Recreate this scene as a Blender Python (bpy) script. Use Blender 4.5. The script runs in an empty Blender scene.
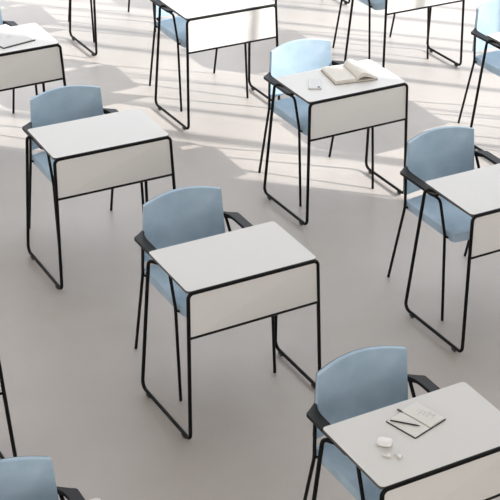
import bpy, bmesh, math, random
from mathutils import Vector, Matrix

random.seed(4)
S = bpy.context.scene
C = S.collection
R = math.radians

# ------------------------------------------------------------------ materials
def mat(name, col, rough=.5, metal=0., spec=.5, **kw):
    m = bpy.data.materials.new(name); m.use_nodes = True
    b = m.node_tree.nodes['Principled BSDF']
    b.inputs['Base Color'].default_value = (*col, 1)
    b.inputs['Roughness'].default_value = rough
    b.inputs['Metallic'].default_value = metal
    b.inputs['Specular IOR Level'].default_value = spec
    for k, v in kw.items():
        b.inputs[k.replace('_', ' ')].default_value = v
    return m

def noisy(m, scale, c0, c1, bump=0., bscale=None, detail=4, coord='Object', stops=(.3, .7), rough=None):
    nt = m.node_tree; N = nt.nodes; L = nt.links
    b = N['Principled BSDF']
    tc = N.new('ShaderNodeTexCoord')
    n = N.new('ShaderNodeTexNoise'); n.inputs['Scale'].default_value = scale; n.inputs['Detail'].default_value = detail
    L.new(tc.outputs[coord], n.inputs['Vector'])
    r = N.new('ShaderNodeValToRGB')
    r.color_ramp.elements[0].position = stops[0]; r.color_ramp.elements[0].color = (*c0, 1)
    r.color_ramp.elements[1].position = stops[1]; r.color_ramp.elements[1].color = (*c1, 1)
    L.new(n.outputs['Fac'], r.inputs['Fac']); L.new(r.outputs['Color'], b.inputs['Base Color'])
    if bump:
        n2 = N.new('ShaderNodeTexNoise'); n2.inputs['Scale'].default_value = bscale or scale*8; n2.inputs['Detail'].default_value = 3
        L.new(tc.outputs[coord], n2.inputs['Vector'])
        bp = N.new('ShaderNodeBump'); bp.inputs['Strength'].default_value = bump; bp.inputs['Distance'].default_value = .002
        L.new(n2.outputs['Fac'], bp.inputs['Height']); L.new(bp.outputs['Normal'], b.inputs['Normal'])
    if rough:
        mr = N.new('ShaderNodeMapRange'); mr.inputs['To Min'].default_value = rough[0]; mr.inputs['To Max'].default_value = rough[1]
        L.new(n.outputs['Fac'], mr.inputs['Value']); L.new(mr.outputs['Result'], b.inputs['Roughness'])
    return m, r

M = {}
M['black'] = mat('black powder coat', (.004, .0038, .0038), .5, 0, .16)
M['plastic'] = mat('black armrest plastic', (.007, .006, .0055), .45, 0, .25)
M['shell'] = mat('charcoal back shell', (.035, .042, .048), .5)
M['laminate'] = mat('white laminate', (.655, .64, .615), .40, 0, .35)
M['panel'] = mat('white panel', (.735, .725, .705), .45, 0, .35)
M['edge'] = mat('dark tabletop edge', (.10, .095, .09), .5)  # tabletop sides, darker than the white top
M['fabric'] = mat('light blue fabric', (.33, .46, .57), .85, 0, .2, Sheen_Weight=.35, Sheen_Roughness=.4)
noisy(M['fabric'], 9, (.325, .445, .555), (.43, .555, .665), .25, 700)
M['glide'] = mat('brown glide', (.05, .045, .04), .6)
M['paper'] = mat('warm white paper', (.68, .645, .585), .7, 0, .2)
M['paperwhite'] = mat('white paper', (.80, .79, .77), .7, 0, .2)
M['sketchpaper'] = mat('grey white sketch paper', (.62, .61, .60), .7, 0, .2)
M['notepaper'] = mat('cream notebook paper', (.73, .715, .675), .7, 0, .2)
M['cover'] = mat('black book cover', (.02, .02, .02), .55)
M['greycover'] = mat('grey brown book cover', (.26, .23, .20), .6)
M['ink'] = mat('grey pencil marks', (.42, .41, .39), .8)
M['pencil'] = mat('black pencil', (.02, .02, .019), .35)
M['white_plastic'] = mat('glossy white plastic', (.82, .81, .79), .2)
M['phone'] = mat('white phone back', (.60, .595, .59), .5)
M['grey_plastic'] = mat('grey plastic tips', (.45, .44, .42), .4)
M['lens'] = mat('camera lens', (.015, .015, .02), .15)
M['wall'] = mat('white wall', (.72, .70, .67), .8)
M['frame'] = mat('window frame', (.45, .45, .45), .6)
M['floor'] = mat('polished concrete', (.42, .40, .37), .35, 0, .4)

def floor_nodes():
    m = M['floor']; nt = m.node_tree; N = nt.nodes; L = nt.links; b = N['Principled BSDF']
    tc = N.new('ShaderNodeTexCoord')
    n1 = N.new('ShaderNodeTexNoise'); n1.inputs['Scale'].default_value = 1.1; n1.inputs['Detail'].default_value = 6; n1.inputs['Roughness'].default_value = .6
    n2 = N.new('ShaderNodeTexNoise'); n2.inputs['Scale'].default_value = 160; n2.inputs['Detail'].default_value = 5
    L.new(tc.outputs['Object'], n1.inputs['Vector']); L.new(tc.outputs['Object'], n2.inputs['Vector'])
    r1 = N.new('ShaderNodeValToRGB')
    r1.color_ramp.elements[0].position = .3; r1.color_ramp.elements[0].color = (*FLOOR0, 1)
    r1.color_ramp.elements[1].position = .7; r1.color_ramp.elements[1].color = (*FLOOR1, 1)
    L.new(n1.outputs['Fac'], r1.inputs['Fac'])
    r2 = N.new('ShaderNodeValToRGB')
    r2.color_ramp.elements[0].position = .3; r2.color_ramp.elements[0].color = (.94, .94, .94, 1)
    r2.color_ramp.elements[1].position = .65; r2.color_ramp.elements[1].color = (1, 1, 1, 1)
    L.new(n2.outputs['Fac'], r2.inputs['Fac'])
    mx = N.new('ShaderNodeMix'); mx.data_type = 'RGBA'; mx.blend_type = 'MULTIPLY'; mx.inputs['Factor'].default_value = 1
    L.new(r1.outputs['Color'], mx.inputs['A']); L.new(r2.outputs['Color'], mx.inputs['B'])
    L.new(mx.outputs['Result'], b.inputs['Base Color'])
    mr = N.new('ShaderNodeMapRange'); mr.inputs['To Min'].default_value = .30; mr.inputs['To Max'].default_value = .46
    L.new(n1.outputs['Fac'], mr.inputs['Value']); L.new(mr.outputs['Result'], b.inputs['Roughness'])
FLOOR0 = (.392, .352, .320); FLOOR1 = (.462, .424, .392)
floor_nodes()

# ------------------------------------------------------------------ mesh helpers
def link(name, bm, materials, parent=None, smooth=True, sub=0, bevel=0):
    me = bpy.data.meshes.new(name)
    bmesh.ops.recalc_face_normals(bm, faces=bm.faces[:])
    bm.to_mesh(me); bm.free()
    if not isinstance(materials, (list, tuple)): materials = [materials]
    for m in materials: me.materials.append(m)
    if smooth:
        for p in me.polygons: p.use_smooth = True
    o = bpy.data.objects.new(name, me); C.objects.link(o)
    if parent: o.parent = parent
    if bevel:
        mod = o.modifiers.new('bevel', 'BEVEL'); mod.width = bevel; mod.segments = 3; mod.limit_method = 'ANGLE'; mod.angle_limit = R(40)
        mod.harden_normals = False
    if sub:
        mod = o.modifiers.new('subsurf', 'SUBSURF'); mod.levels = sub; mod.render_levels = sub
    return o

def fillet(pts, rad, n=6):
    """polyline with rounded inner corners"""
    pts = [Vector(p) for p in pts]; out = [pts[0]]
    for i in range(1, len(pts)-1):
        a, b, c = pts[i-1], pts[i], pts[i+1]
        r = rad[i-1] if isinstance(rad, (list, tuple)) else rad
        u = (a-b).normalized(); v = (c-b).normalized()
        ang = u.angle(v)
        if ang > R(178): out.append(b); continue
        t = min(r/math.tan(ang/2), (a-b).length*.49, (c-b).length*.49)
        r2 = t*math.tan(ang/2)
        cen = b + (u+v).normalized()*(r2/math.sin(ang/2))
        s = b+u*t; e = b+v*t
        d0 = s-cen; ax = d0.cross(e-cen).normalized(); tot = d0.angle(e-cen)
        for k in range(n+1):
            out.append(cen + Matrix.Rotation(tot*k/n, 3, ax) @ d0)
    out.append(pts[-1])
    return out

def tube(bm, pts, r, seg=12, cap=True, flat=None):
    pts = [Vector(p) for p in pts]; rings = []
    n = len(pts); T = []
    for i in range(n):
        d = (pts[min(i+1, n-1)]-pts[max(i-1, 0)]).normalized(); T.append(d)
    up = Vector((0, 0, 1)) if abs(T[0].z) < .9 else Vector((0, 1, 0))
    nrm = (up - T[0]*up.dot(T[0])).normalized()
    for i in range(n):
        nrm = (nrm - T[i]*nrm.dot(T[i])).normalized(); bi = T[i].cross(nrm)
        ring = []
        for k in range(seg):
            a = 2*math.pi*k/seg
            ring.append(bm.verts.new(pts[i] + nrm*(r*math.cos(a)) + bi*(r*math.sin(a))))
        rings.append(ring)
    for i in range(n-1):
        for k in range(seg):
            bm.faces.new((rings[i][k], rings[i][(k+1) % seg], rings[i+1][(k+1) % seg], rings[i+1][k]))
    if cap:
        bm.faces.new(rings[0][::-1]); bm.faces.new(rings[-1])

def box(bm, x0, x1, y0, y1, z0, z1, mi=0):
    v = [bm.verts.new((x, y, z)) for z in (z0, z1) for y in (y0, y1) for x in (x0, x1)]
    for f in ((0, 2, 3, 1), (4, 5, 7, 6), (0, 1, 5, 4), (1, 3, 7, 5), (3, 2, 6, 7), (2, 0, 4, 6)):
        fc = bm.faces.new([v[i] for i in f]); fc.material_index = mi
    return v

def prism(bm, outline, z0, z1, top=0, side=0, f=None):
    f = f or (lambda p: p)
    lo = [bm.verts.new(f(Vector((x, y, z0)))) for x, y in outline]
    hi = [bm.verts.new(f(Vector((x, y, z1)))) for x, y in outline]
    n = len(outline)
    a = bm.faces.new(hi); a.material_index = top
    b = bm.faces.new(lo[::-1]); b.material_index = side
    for i in range(n):
        c = bm.faces.new((lo[i], lo[(i+1) % n], hi[(i+1) % n], hi[i])); c.material_index = side

def rrect(x0, x1, y0, y1, r, n=5):
    rs = r if isinstance(r, (list, tuple)) else [r]*4      # corner order: (x1,y0)? start lower-left, ccw
    out = []
    for (cx, cy, a0, rr) in ((x0, y0, 180, rs[0]), (x1, y0, 270, rs[1]), (x1, y1, 0, rs[2]), (x0, y1, 90, rs[3])):
        sx = 1 if cx == x0 else -1; sy = 1 if cy == y0 else -1
        for k in range(n+1):
            a = R(a0+90*k/n)
            out.append((cx+sx*rr+rr*math.cos(a), cy+sy*rr+rr*math.sin(a)))
    return out

def softbox(bm, xs, ys, zs, f):
    """closed block grid (surface only) mapped through f"""
    V = {}
    nx, ny, nz = len(xs), len(ys), len(zs)
    def g(i, j, k):
        if (i, j, k) not in V: V[i, j, k] = bm.verts.new(f(xs[i], ys[j], zs[k]))
        return V[i, j, k]
    for i in range(nx-1):
        for j in range(ny-1):
            for k in (0, nz-1): bm.faces.new((g(i, j, k), g(i+1, j, k), g(i+1, j+1, k), g(i, j+1, k)))
    for i in range(nx-1):
        for k in range(nz-1):
            for j in (0, ny-1): bm.faces.new((g(i, j, k), g(i+1, j, k), g(i+1, j, k+1), g(i, j, k+1)))
    for j in range(ny-1):
        for k in range(nz-1):
            for i in (0, nx-1): bm.faces.new((g(i, j, k), g(i, j+1, k), g(i, j+1, k+1), g(i, j, k+1)))

def empty(name, label, cat, group=None):
    o = bpy.data.objects.new(name, None); C.objects.link(o); o.empty_display_size = .1
    tag(o, label, cat, group); return o
def tag(o, label, cat, group=None):
    o['label'] = label; o['category'] = cat
    if group: o['group'] = group
    return o
def struct(o):
    o['kind'] = 'structure'; return o

def copy_tree(o, parent=None):
    c = o.copy(); C.objects.link(c)
    if parent: c.parent = parent
    for ch in list(o.children): copy_tree(ch, c)
    return c

# ------------------------------------------------------------------ desk (local: +x to the sitter's left hand side of the picture's right, +y towards the sitter)
HT = .73
W = .304
TR = .0082
FOOT = {-1: ((-.319, -.037, .0232), (-.330, .426, .0232)), 1: ((.364, .035, .0232), (.360, .437, .0232))}
TOP = {-1: (-.315, .356, .703), 1: (.315, .36, .703)}
def make_desk():
    root = empty('exam_desk', '', 'desk')
    bm = bmesh.new()
    prism(bm, rrect(-W-.002, W+.002, .004, .382, [.020, .020, .016, .016]), HT-.012, HT, 0, 1)
    link('tabletop', bm, [M['laminate'], M['edge']], root, smooth=False, bevel=.0012)
    tops = {s: Vector((s*W, 0, HT-TR)) for s in (-1, 1)}
    cut = {s: Vector(FOOT[s][0]).lerp(tops[s], .09) for s in (-1, 1)}
    bm = bmesh.new()
    tube(bm, fillet([cut[-1], tops[-1], tops[1], cut[1]], .024), TR)
    link('front_frame', bm, M['black'], root)
    for s in (-1, 1):
        bm = bmesh.new()
        tp = Vector(TOP[s])
        tube(bm, fillet([cut[s], FOOT[s][0], FOOT[s][1], tp, (s*.286, .300, .708), (s*.282, .03, .709)], [.044, .034, .026, .03]), TR)
        loop = link('side_loop', bm, M['black'], root)
        for t in (.13, .87):
            p = Vector(FOOT[s][0]).lerp(Vector(FOOT[s][1]), t)
            d = (Vector(FOOT[s][1])-Vector(FOOT[s][0])).normalized()
            bm = bmesh.new()
            tube(bm, [p-d*.012+Vector((0, 0, -.0121)), p+d*.012+Vector((0, 0, -.0121))], .0086, 10)
            link('glide', bm, M['glide'], loop)
    # modesty panel between the front legs
    def on_leg(s, z):
        a, b = tops[s], Vector(FOOT[s][0]); return a.lerp(b, (a.z-z)/(a.z-b.z))
    zl, zr = .516, .508
    bm = bmesh.new(); q = []
    for th in (-.003, .004):
        for s, z in ((-1, zl), (1, zr)):
            p = on_leg(s, z); q.append(bm.verts.new((p.x-s*.004, p.y+th+.001, z)))
        for s, z in ((1, HT-TR*1.2), (-1, HT-TR*1.2)):
            p = on_leg(s, z); q.append(bm.verts.new((p.x-s*.004, p.y+th+.001, z)))
    bm.faces.new(q[0:4]); bm.faces.new(q[4:8][::-1])
    for i in range(4): bm.faces.new((q[i], q[i+4], q[(i+1) % 4+4], q[(i+1) % 4]))
    link('modesty_panel', bm, M['panel'], root, smooth=False)
    bm = bmesh.new()
    tube(bm, [on_leg(-1, zl), on_leg(1, zr)], .0066, 12)
    link('panel_rail', bm, M['black'], root)
    return root

# ------------------------------------------------------------------ chair (origin between its front feet, +y to its back)
CX = .240
CR = .0072
def back_pt(u, v, w):
    """u across -1..1, v height 0..1, w 0 front 1 rear"""
    hw = .2095 - .017*v
    x = u*hw
    zt = .757 + .025*(1-abs(u)**2.0)
    zb = .485 - .006*(1-u*u)
    z = zb + (zt-zb)*v
    y = .424 + .018*v + .036*(1-u*u) - .018*math.sin(math.pi*v)*0 + w*.019
    return Vector((x, y, z))
def make_chair():
    root = empty('armchair', '', 'chair')
    us = (-1, -.985, -.93, -.6, -.2, .2, .6, .935, .988, 1)
    vs = (0, .02, .09, .4, .65, .915, .983, 1)
    bm = bmesh.new(); softbox(bm, us, vs, (0, .16, .5, .84, 1), back_pt)
    b = link('backrest', bm, M['fabric'], root, sub=2)
    bm = bmesh.new(); softbox(bm, us, vs, (1.0, 1.15, 1.35), lambda u, v, w: back_pt(u*.985, v*.98+.01, w))
    link('back_shell', bm, M['shell'], b, sub=2)
    # seat
    xs = (-.224, -.219, -.195, -.10, 0, .10, .195, .219, .224)
    ys = (-.012, -.006, .02, .11, .23, .34, .395, .408)
    def seat(x, y, z):
        rd = max(0., 1-(y+.012)/.05)                        # rounded front corners
        x2 = x*(1-.06*rd*rd)
        dz = -.008*max(0., 1-(y+.012)/.09)**1.5
        crown = .010*(1-(x/.224)**2)*(1 if z > .46 else 0)
        return Vector((x2, y + (.012*(abs(x)/.224)**4 if y < .02 else 0), z+dz+crown - (0.004*(y/.4))))
    bm = bmesh.new(); softbox(bm, xs, ys, (.434, .440, .455, .469, .476), seat)
    link('seat', bm, M['fabric'], root, sub=2)
    for s in (-1, 1):
        bm = bmesh.new()
        tube(bm, fillet([(s*CX, 0, .002), (s*.238, .042, .458), (s*.237, .102, .616), (s*CX, .395, .616), (s*.208, .440, .616), (s*.17, .470, .612)],
                        [.09, .03, .03, .03]), CR)
        fl = link('front_leg', bm, M['black'], root)
        bm = bmesh.new()
        tube(bm, fillet([(s*CX, .480, .002), (s*.238, .380, .45), (s*.210, .432, .616)], [.06]), CR)
        link('rear_leg', bm, M['black'], root)
        # pad: flat plate that turns in behind the backrest
        pts = [(.190, .4585), (.205, .452), (.240, .425)]
        for k in range(6):
            a = R(70-70*k/5); pts.append((.246+.018*math.cos(a), .400+.018*math.sin(a)))
        pts += [(.263, .150), (.258, .132), (.250, .126), (.228, .126), (.221, .132), (.217, .150), (.217, .360), (.216, .380), (.212, .405), (.205, .424), (.198, .437), (.190, .444)]
        bm = bmesh.new(); prism(bm, [(s*x, y) for x, y in pts], .621, .636)
        link('arm_pad', bm, M['plastic'], root, smooth=False, bevel=.003)
    bm = bmesh.new()
    tube(bm, [(-.238, .380, .450), (-.20, .372, .432), (.20, .372, .432), (.238, .380, .450)], .0055)
    tube(bm, [(-CX, .031, .452), (-.20, .05, .424), (.20, .05, .424), (CX, .031, .452)], .0055)
    for s in (-1, 1): tube(bm, [(s*.12, .05, .424), (s*.12, .372, .432)], .0055)
    link('seat_frame', bm, M['black'], root)
    return root

# ------------------------------------------------------------------ the room
STEP = Vector((.688, -1.226))
SPOTS = {  # x, y, heading, chair distance, desk label, chair label
 'A': (.019, 5.109, 28.80, .275, 'bare white-topped desk with black tube frame in the very centre', 'light blue armchair tucked under the bare desk in the very centre'),
 'B': (-.672, 6.337, 27.9, .213, 'bare white desk on the left, directly behind the central blue chair', 'blue armchair at the bare desk on the left, behind the central desk'),
 'C': (.570, 7.057, 28.72, .215, 'white desk carrying the thick open book and white phone', 'blue armchair at the desk with the thick open book'),
 'D': (1.259, 5.809, 28.53, .273, 'bare white desk cut by the right picture edge, in front of the book desk', 'blue armchair at the bare desk by the right edge, in front of the book desk'),
 'E': (.709, 3.874, 29.18, .183, 'white desk with open notebook and earbuds in the bottom right corner', 'blue armchair at the desk with the open notebook, pencil and earbuds'),
 'F': (-.126, 8.294, 28.63, .286, 'sunlit white desk at the top, directly behind the chair of the book desk', 'blue armchair at the sunlit top desk, only seat and legs showing'),
 'G': (-1.366, 7.573, 29.35, .30, 'white desk with black-edged sketchbook in the top left corner', 'blue armchair at the sketchbook desk, only a sliver of backrest at the left edge'),
 'H': (1.128, 9.021, 28.4, .292, 'white desk cut by the top edge right of centre, front panel in sunlight', 'blue armchair cut by the top edge, seat and legs left of the sunlit panel'),
 'I': (1.818, 7.757, 28.6, .255, 'white desk at the upper right edge, only its rear left corner in view', 'pale blue armchair at the upper right edge, cut by the picture side'),
 'J': (-1.222, 4.402, 28.7, .275, 'desk at the left picture edge low down, only a black front leg in view', 'chair at the left edge desk, almost wholly outside the picture'),
 'K': (-.565, 3.186, 28.6, .158, 'desk below the bottom edge, only a white corner beside the corner chair arm', 'blue armchair in the bottom left corner, only backrest and black arm in view'),
 'L': (-.817, 9.515, 28.5, .262, 'desk at the top edge left of centre, only black legs and floor runner in view', 'chair at the top edge left of centre, only thin black legs in view'),
 'M': (.432, 10.262, 28.5, .275, 'desk beyond the top edge, only the foot of a black leg in view', 'chair beyond the top edge behind the sunlit desk, hardly in view'),
}
desk0 = make_desk(); chair0 = make_chair()
DESK = {}
for i, (k, (x, y, a, cf, dl, cl)) in enumerate(SPOTS.items()):
    d = desk0 if i == 0 else copy_tree(desk0)
    d.location = (x, y, 0); d.rotation_euler = (0, 0, R(a))
    tag(d, dl, 'desk', 'exam desks in diagonal rows'); DESK[k] = (x, y, R(a))
    if k == 'J': continue
    c = chair0 if i == 0 else copy_tree(chair0)
    off = Matrix.Rotation(R(a), 3, 'Z') @ Vector(({'E': .024, 'K': .038, 'B': .011, 'I': .060}.get(k, .027), cf, 0))
    c.location = (x+off.x, y+off.y, 0); c.rotation_euler = (0, 0, R(a))
    tag(c, cl, 'chair', 'blue armchairs at the exam desks')

def on_desk(o, k, lx, ly, rz, z=HT):
    x, y, a = DESK[k]; v = Matrix.Rotation(a, 3, 'Z') @ Vector((lx, ly, 0))
    o.location = (x+v.x, y+v.y, z); o.rotation_euler = (0, 0, a+R(rz)); return o

# ------------------------------------------------------------------ things on the desks
def strokes(name, segs, parent, z, r=.0008, m='ink'):
    bm = bmesh.new()
    for (x0, y0, x1, y1) in segs:
        d = Vector((x1-x0, y1-y0, 0)); nn = Vector((-d.y, d.x, 0)).normalized()*r
        prism(bm, [(x0-nn.x, y0-nn.y), (x1-nn.x, y1-nn.y), (x1+nn.x, y1+nn.y), (x0+nn.x, y0+nn.y)], z, z+.0002)
    return link(name, bm, M[m], parent, smooth=False)

# small notebook: spine along local y
nb = empty('notebook', 'small open notebook with black cover and sketched page, in the bottom right corner', 'notebook')
def page_block(bm, x0, x1, h, y0, y1, arch, mi=0, n=10, base=.0022):
    lo, hi = [], []
    for i in range(n+1):
        t = i/n; x = x0+(x1-x0)*t
        z = base + h + arch*math.sin(math.pi*min(1, t*1.0))**.8
        lo.append((x, base)); hi.append((x, z))
    vs = {}
    for yi, y in enumerate((y0, y1)):
        for i in range(n+1):
            vs[yi, 0, i] = bm.verts.new((lo[i][0], y, lo[i][1])); vs[yi, 1, i] = bm.verts.new((hi[i][0], y, hi[i][1]))
    for i in range(n):
        bm.faces.new((vs[0, 1, i], vs[0, 1, i+1], vs[1, 1, i+1], vs[1, 1, i]))
        bm.faces.new((vs[0, 0, i], vs[1, 0, i], vs[1, 0, i+1], vs[0, 0, i+1]))
        for yi in (0, 1):
            bm.faces.new((vs[yi, 0, i], vs[yi, 0, i+1], vs[yi, 1, i+1], vs[yi, 1, i]))
    for i in (0, n): bm.faces.new((vs[0, 0, i], vs[0, 1, i], vs[1, 1, i], vs[1, 0, i]))
bm = bmesh.new(); prism(bm, rrect(-.0835, .0835, -.0690, .0685, .005), 0, .0034); link('cover', bm, M['cover'], nb, smooth=False)
bm = bmesh.new(); page_block(bm, -.080, -.002, .0012, -.0655, .066, .0010, base=.0034); link('left_pages', bm, M['notepaper'], nb, smooth=False)
bm = bmesh.new(); page_block(bm, .001, .080, .0045, -.0655, .066, .0022, base=.0034)
rp = link('right_pages', bm, M['notepaper'], nb, smooth=False)
strokes('pencil_sketch', [(.02, .01, .05, .016), (.03, -.005, .058, .004), (.038, .02, .042, -.02), (.052, .024, .055, -.03), (.03, -.02, .07, -.012), (.06, -.034, .064, .0), (.046, -.036, .072, -.03), (.034, .026, .05, .03)], rp, .0101, .0006)
bm = bmesh.new(); prism(bm, [(-.004, .060), (.004, .060), (.004, .086), (-.004, .086)], .0034, .0058); link('pen_loop', bm, M['cover'], nb, smooth=False)
on_desk(nb, 'E', .0085, .2612, 15)
pc = empty('pencil', 'black pencil lying on the left page of the small open notebook', 'pencil')
bm = bmesh.new(); tube(bm, [(0, 0, 0), (.088, 0, 0)], .0028, 6); link('barrel', bm, M['pencil'], pc, smooth=False)
bm = bmesh.new()
tip = [bm.verts.new((.088, .0028*math.cos(a), .0028*math.sin(a))) for a in [k*math.pi/3 for k in range(6)]]; ap = bm.verts.new((.101, 0, 0))
for i in range(6): bm.faces.new((tip[i], tip[(i+1) % 6], ap))
bm.faces.new(tip); link('point', bm, M['pencil'], pc, smooth=False)
on_desk(pc, 'E', -.0765, .2965, -46, HT+.0084); pc.scale = (1.09, 1, 1)

# earbud case
def ellip(bm, cx, cy, cz, rx, ry, rz, p=3.2, n=24, m=14):
    def sg(v, e): return math.copysign(abs(v)**e, v)
    rows = []
    for j in range(1, m):
        ph = -math.pi/2+math.pi*j/m
        rows.append([bm.verts.new((cx+rx*sg(math.cos(ph), 2/p)*sg(math.cos(2*math.pi*i/n), 2/p), cy+ry*sg(math.cos(ph), 2/p)*sg(math.sin(2*math.pi*i/n), 2/p), cz+rz*sg(math.sin(ph), 2/2.4))) for i in range(n)])
    a = bm.verts.new((cx, cy, cz-rz)); b = bm.verts.new((cx, cy, cz+rz))
    for i in range(n):
        bm.faces.new((a, rows[0][(i+1) % n], rows[0][i])); bm.faces.new((b, rows[-1][i], rows[-1][(i+1) % n]))
        for j in range(len(rows)-1): bm.faces.new((rows[j][i], rows[j][(i+1) % n], rows[j+1][(i+1) % n], rows[j+1][i]))
cs = empty('earbud_case', 'white rounded earbud case beside the small open notebook', 'earbud case')
bm = bmesh.new(); ellip(bm, 0, 0, .0115, .0298, .0223, .0114); link('case_body', bm, M['white_plastic'], cs)
bm = bmesh.new(); ellip(bm, 0, 0, .0116, .0301, .0226, .0115, n=40, m=20)
bmesh.ops.bisect_plane(bm, geom=bm.verts[:]+bm.edges[:]+bm.faces[:], plane_co=(0, .006, 0), plane_no=(0, 1, 0), clear_inner=True)
link('case_lid', bm, M['white_plastic'], cs)
on_desk(cs, 'E', -.165, .198, -44); cs.scale = (.93,)*3
def earbud(label, lx, ly, rz):
    e = empty('earbud', label, 'earbud', 'pair of earbuds')
    bm = bmesh.new(); tube(bm, [(0, 0, .0042), (.022, 0, .0040)], .0032, 10); link('stem', bm, M['white_plastic'], e)
    bm = bmesh.new(); ellip(bm, .024, .002, .0068, .0075, .0068, .0066, 2.2, 14, 8); h = link('bud', bm, M['white_plastic'], e)
    bm = bmesh.new(); ellip(bm, .0285, .0065, .0065, .0040, .0040, .0040, 2, 10, 6); link('ear_tip', bm, M['grey_plastic'], h)
    on_desk(e, 'E', lx, ly, rz)
earbud('white earbud on the notebook desk, the one nearer the tabletop edge', -.207, .148, -48)
earbud('white earbud on the notebook desk, the one nearer the open notebook', -.163, .136, -92)

# thick open book
bk = empty('open_book', 'thick open book with curling pages on the desk beside the white phone', 'book')
bm = bmesh.new(); prism(bm, [(-.128, -.109), (.120, -.109), (.120, .109), (-.128, .109)], 0, .003)
link('cover', bm, M['greycover'], bk, smooth=False)
bm = bmesh.new(); page_block(bm, -.123, -.002, .017, -.105, .105, .003, base=.003); link('left_pages', bm, M['paper'], bk, smooth=False)
# right hand pages arch up and over
bm = bmesh.new(); n = 14; ring0, ring1 = [], []
prof = []
for i in range(n+1):
    t = i/n
    prof.append((.002+.119*t - .011*math.sin(math.pi*t), .012+.043*math.sin(math.pi*t**.75)**1.0*(1-.25*t)))
low = [(.002+.106*i/n, .006+.027*math.sin(math.pi*(i/n)**.7)*.75) for i in range(n+1)]
prof2 = low[::-1]
out = prof+prof2
for y, L_ in ((-.105, ring0), (.105, ring1)):
    for (x, z) in out: L_.append(bm.verts.new((x + .0, y, z)))
m_ = len(out)
for i in range(m_): bm.faces.new((ring0[i], ring0[(i+1) % m_], ring1[(i+1) % m_], ring1[i]))
for i in range(n):
    for rg in (ring0, ring1): bm.faces.new((rg[i], rg[i+1], rg[m_-2-i], rg[m_-1-i]))
link('curled_pages', bm, M['paper'], bk, smooth=False)
bm = bmesh.new(); page_block(bm, .002, .110, .005, -.105, .105, .001, base=.003); link('right_pages', bm, M['paper'], bk, smooth=False)
on_desk(bk, 'C', .080, .226, -9.5)

ph = empty('smartphone', 'white smartphone lying face down beside the thick open book', 'phone')
bm = bmesh.new(); prism(bm, rrect(-.034, .034, -.068, .068, .009), 0, .0085); link('body', bm, M['phone'], ph, smooth=False, bevel=.002)
bm = bmesh.new()
tube(bm, [(.021, -.052, .008), (.021, -.052, .0105)], .0068, 16)
link('camera', bm, M['lens'], ph, smooth=False)
on_desk(ph, 'C', -.160, .196, -29)

sk = empty('sketchbook', 'large sketchbook with black-edged cover on the desk in the top left corner', 'sketchbook')
bm = bmesh.new(); prism(bm, rrect(-.107, .107, -.161, .161, .004), 0, .006); link('cover', bm, M['cover'], sk, smooth=False)
bm = bmesh.new(); prism(bm, [(-.104, -.157), (.105, -.157), (.105, .160), (-.104, .160)], .006, .0085); link('page_block', bm, M['paperwhite'], sk, smooth=False)
bm = bmesh.new(); prism(bm, [(-.104, -.157), (.090, -.157), (.086, .160), (-.104, .160)], .0085, .0094); tp = link('top_sheet', bm, [M['sketchpaper']], sk, smooth=False)
strokes('sheet_edge', [(.0905, -.157, .0865, .160)], tp, .0094, .0009, 'cover')
strokes('pencil_sketch', [(-.02, -.05, .03, -.035), (-.01, -.03, .035, -.02), (-.03, .02, .02, .04), (.0, -.06, .012, -.01), (.03, .0, .05, .05), (-.05, -.02, -.02, .0), (-.06, .06, -.02, .07)], tp, .0094, .0009)
on_desk(sk, 'G', .062, .240, 11)

# ------------------------------------------------------------------ room shell, unseen; windows and rooflight placed to shape the light
X0, X1, Y0, Y1, Z1 = -7.0, 5.2, -5.0, 15.0, 6.2
def slab(name, *b, m='wall'):
    bm = bmesh.new(); box(bm, *b); return struct(link(name, bm, M[m], None, smooth=False))
slab('floor', X0-.2, X1+.2, Y0-.2, Y1+.2, -.2, 0, m='floor')
SUNAZ, SUNEL = -15.0, 30.6
SH = math.tan(R(-SUNAZ))*X1                      # a stripe meeting x=0 at y0 starts from a post at y0-SH
WY0, WY1 = 7.42-SH, 13.2
bm = bmesh.new(); box(bm, X1, X1+.2, Y0-.2, WY0, 0, Z1); box(bm, X1, X1+.2, WY1, Y1+.2, 0, Z1)
box(bm, X1, X1+.2, WY0, WY1, 0, .08); box(bm, X1, X1+.2, WY0, WY1, Z1-.1, Z1)
struct(link('wall_right', bm, M['wall'], None, smooth=False))
bm = bmesh.new()
for y0, w in ((7.94, .13), (8.345, .055), (8.82, .025), (9.27, .085), (9.60, .085), (9.95, .06), (10.14, .045), (10.5, .09), (10.85, .05), (11.3, .09), (11.9, .05), (12.5, .09), (13.2, .05), (13.9, .09)):
    y = y0-SH; hw = w*.36
    if y < WY1-.1: box(bm, X1+.06, X1+.10, y-hw, y+hw, .08, Z1-.1)
struct(link('window_1', bm, M['frame'], None, smooth=False))
slab('wall_left', X0-.2, X0, Y0-.2, Y1+.2, 0, Z1)
bm = bmesh.new(); box(bm, X0, X1, Y0-.2, Y0, 0, .8); box(bm, X0, X1, Y0-.2, Y0, Z1-.4, Z1)  # unseen wall, opened wide to add light from the camera side
box(bm, X0, X0+.5, Y0-.2, Y0, .8, Z1-.4); box(bm, X1-.5, X1, Y0-.2, Y0, .8, Z1-.4)
struct(link('wall_front', bm, M['wall'], None, smooth=False))
bm = bmesh.new()
for i in range(1, 7):
    x = X0+.5+(X1-X0-1)*i/7; box(bm, x-.04, x+.04, Y0-.15, Y0-.05, .8, Z1-.4)
struct(link('added_window_front', bm, M['frame'], None, smooth=False))  # bars of the unseen window added to brighten the desk panels
bm = bmesh.new(); box(bm, X0, X1, Y1, Y1+.2, 0, .3); box(bm, X0, X1, Y1, Y1+.2, Z1-.3, Z1)
box(bm, X0, X0+.4, Y1, Y1+.2, .3, Z1-.3); box(bm, X1-.4, X1, Y1, Y1+.2, .3, Z1-.3)
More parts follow.
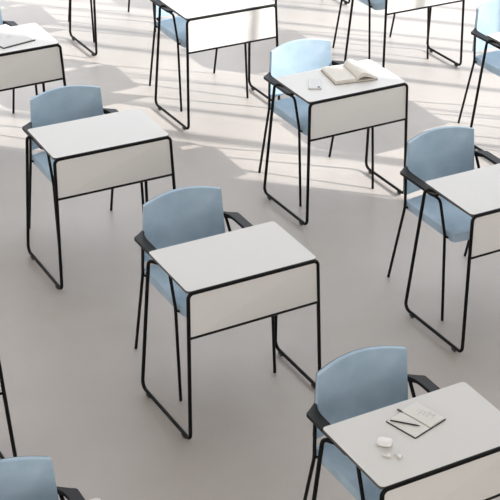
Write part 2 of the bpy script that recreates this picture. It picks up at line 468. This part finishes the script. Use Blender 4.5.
struct(link('wall_back', bm, M['wall'], None, smooth=False))
bm = bmesh.new()
for i in range(1, 8):
    x = X0+.4+(X1-X0-.8)*i/8; box(bm, x-.03, x+.03, Y1+.05, Y1+.15, .3, Z1-.3)
struct(link('window_2', bm, M['frame'], None, smooth=False))
# ceiling: solid over the camera end, unseen rooflight opening with beams added beyond for sky light
CY = 8.0
bm = bmesh.new(); box(bm, X0-.2, X1+.2, Y0-.2, CY, Z1, Z1+.25); box(bm, X0-.2, X1+.2, Y1-1, Y1+.2, Z1, Z1+.25)
box(bm, X0-.2, X0+.6, CY, Y1-1, Z1, Z1+.25); box(bm, X1-.3, X1+.2, CY, Y1-1, Z1, Z1+.25)
for i in range(1, 5):
    y = CY+(Y1-1-CY)*i/5; box(bm, X0+.6, X1-.3, y-.05, y+.05, Z1, Z1+.25)
struct(link('ceiling', bm, M['wall'], None, smooth=False))

# ------------------------------------------------------------------ light
WORLD = 2.8
w = bpy.data.worlds.new('sky'); S.world = w; w.use_nodes = True
nt = w.node_tree; bg = nt.nodes['Background']; bg.inputs['Strength'].default_value = WORLD
tc = nt.nodes.new('ShaderNodeTexCoord'); sx = nt.nodes.new('ShaderNodeSeparateXYZ'); rp_ = nt.nodes.new('ShaderNodeValToRGB'); mr = nt.nodes.new('ShaderNodeMapRange')
mr.inputs['From Min'].default_value = -1; mr.inputs['From Max'].default_value = 1
nt.links.new(tc.outputs['Generated'], sx.inputs['Vector']); nt.links.new(sx.outputs['Y'], mr.inputs['Value']); nt.links.new(mr.outputs['Result'], rp_.inputs['Fac'])
rp_.color_ramp.elements[0].position = .15; rp_.color_ramp.elements[0].color = (1.0, .965, .925, 1)      # warm, brighter fill light added from behind the camera
rp_.color_ramp.elements[1].position = .75; rp_.color_ramp.elements[1].color = (.70, .755, .83, 1)     # cool open sky beyond
nt.links.new(rp_.outputs['Color'], bg.inputs['Color'])
sl = bpy.data.lights.new('sun', 'SUN'); sl.energy = 5.8; sl.angle = R(.53); sl.color = (1, .97, .925)
so = bpy.data.objects.new('sun', sl); C.objects.link(so)
sd = Vector((math.cos(R(SUNEL))*math.cos(R(SUNAZ)), math.cos(R(SUNEL))*math.sin(R(SUNAZ)), math.sin(R(SUNEL))))
so.rotation_euler = sd.to_track_quat('Z', 'Y').to_euler(); so.location = (12, -1, 9)

# ------------------------------------------------------------------ camera
F, PITCH, ROLL, HC = 1433.5645, .5083007, .0121949, 3.69537
cp, sp = math.cos(PITCH), math.sin(PITCH)
r = Vector((1, 0, 0)); u = Vector((0, sp, cp)); d = Vector((0, cp, -sp))
c_, s_ = math.cos(ROLL), math.sin(ROLL)
r2 = c_*r+s_*u; u2 = -s_*r+c_*u
cam = bpy.data.cameras.new('camera'); co = bpy.data.objects.new('camera', cam); C.objects.link(co)
cam.sensor_width = 36; cam.lens = 36*F/500; cam.clip_end = 200
mw = Matrix(((r2.x, u2.x, -d.x, 0), (r2.y, u2.y, -d.y, 0), (r2.z, u2.z, -d.z, HC), (0, 0, 0, 1)))
co.matrix_world = mw
S.camera = co
S.view_settings.view_transform = 'Standard'; S.view_settings.look = 'None'
S.view_settings.gamma = 1; S.view_settings.use_curve_mapping = False
S.view_settings.exposure = 0
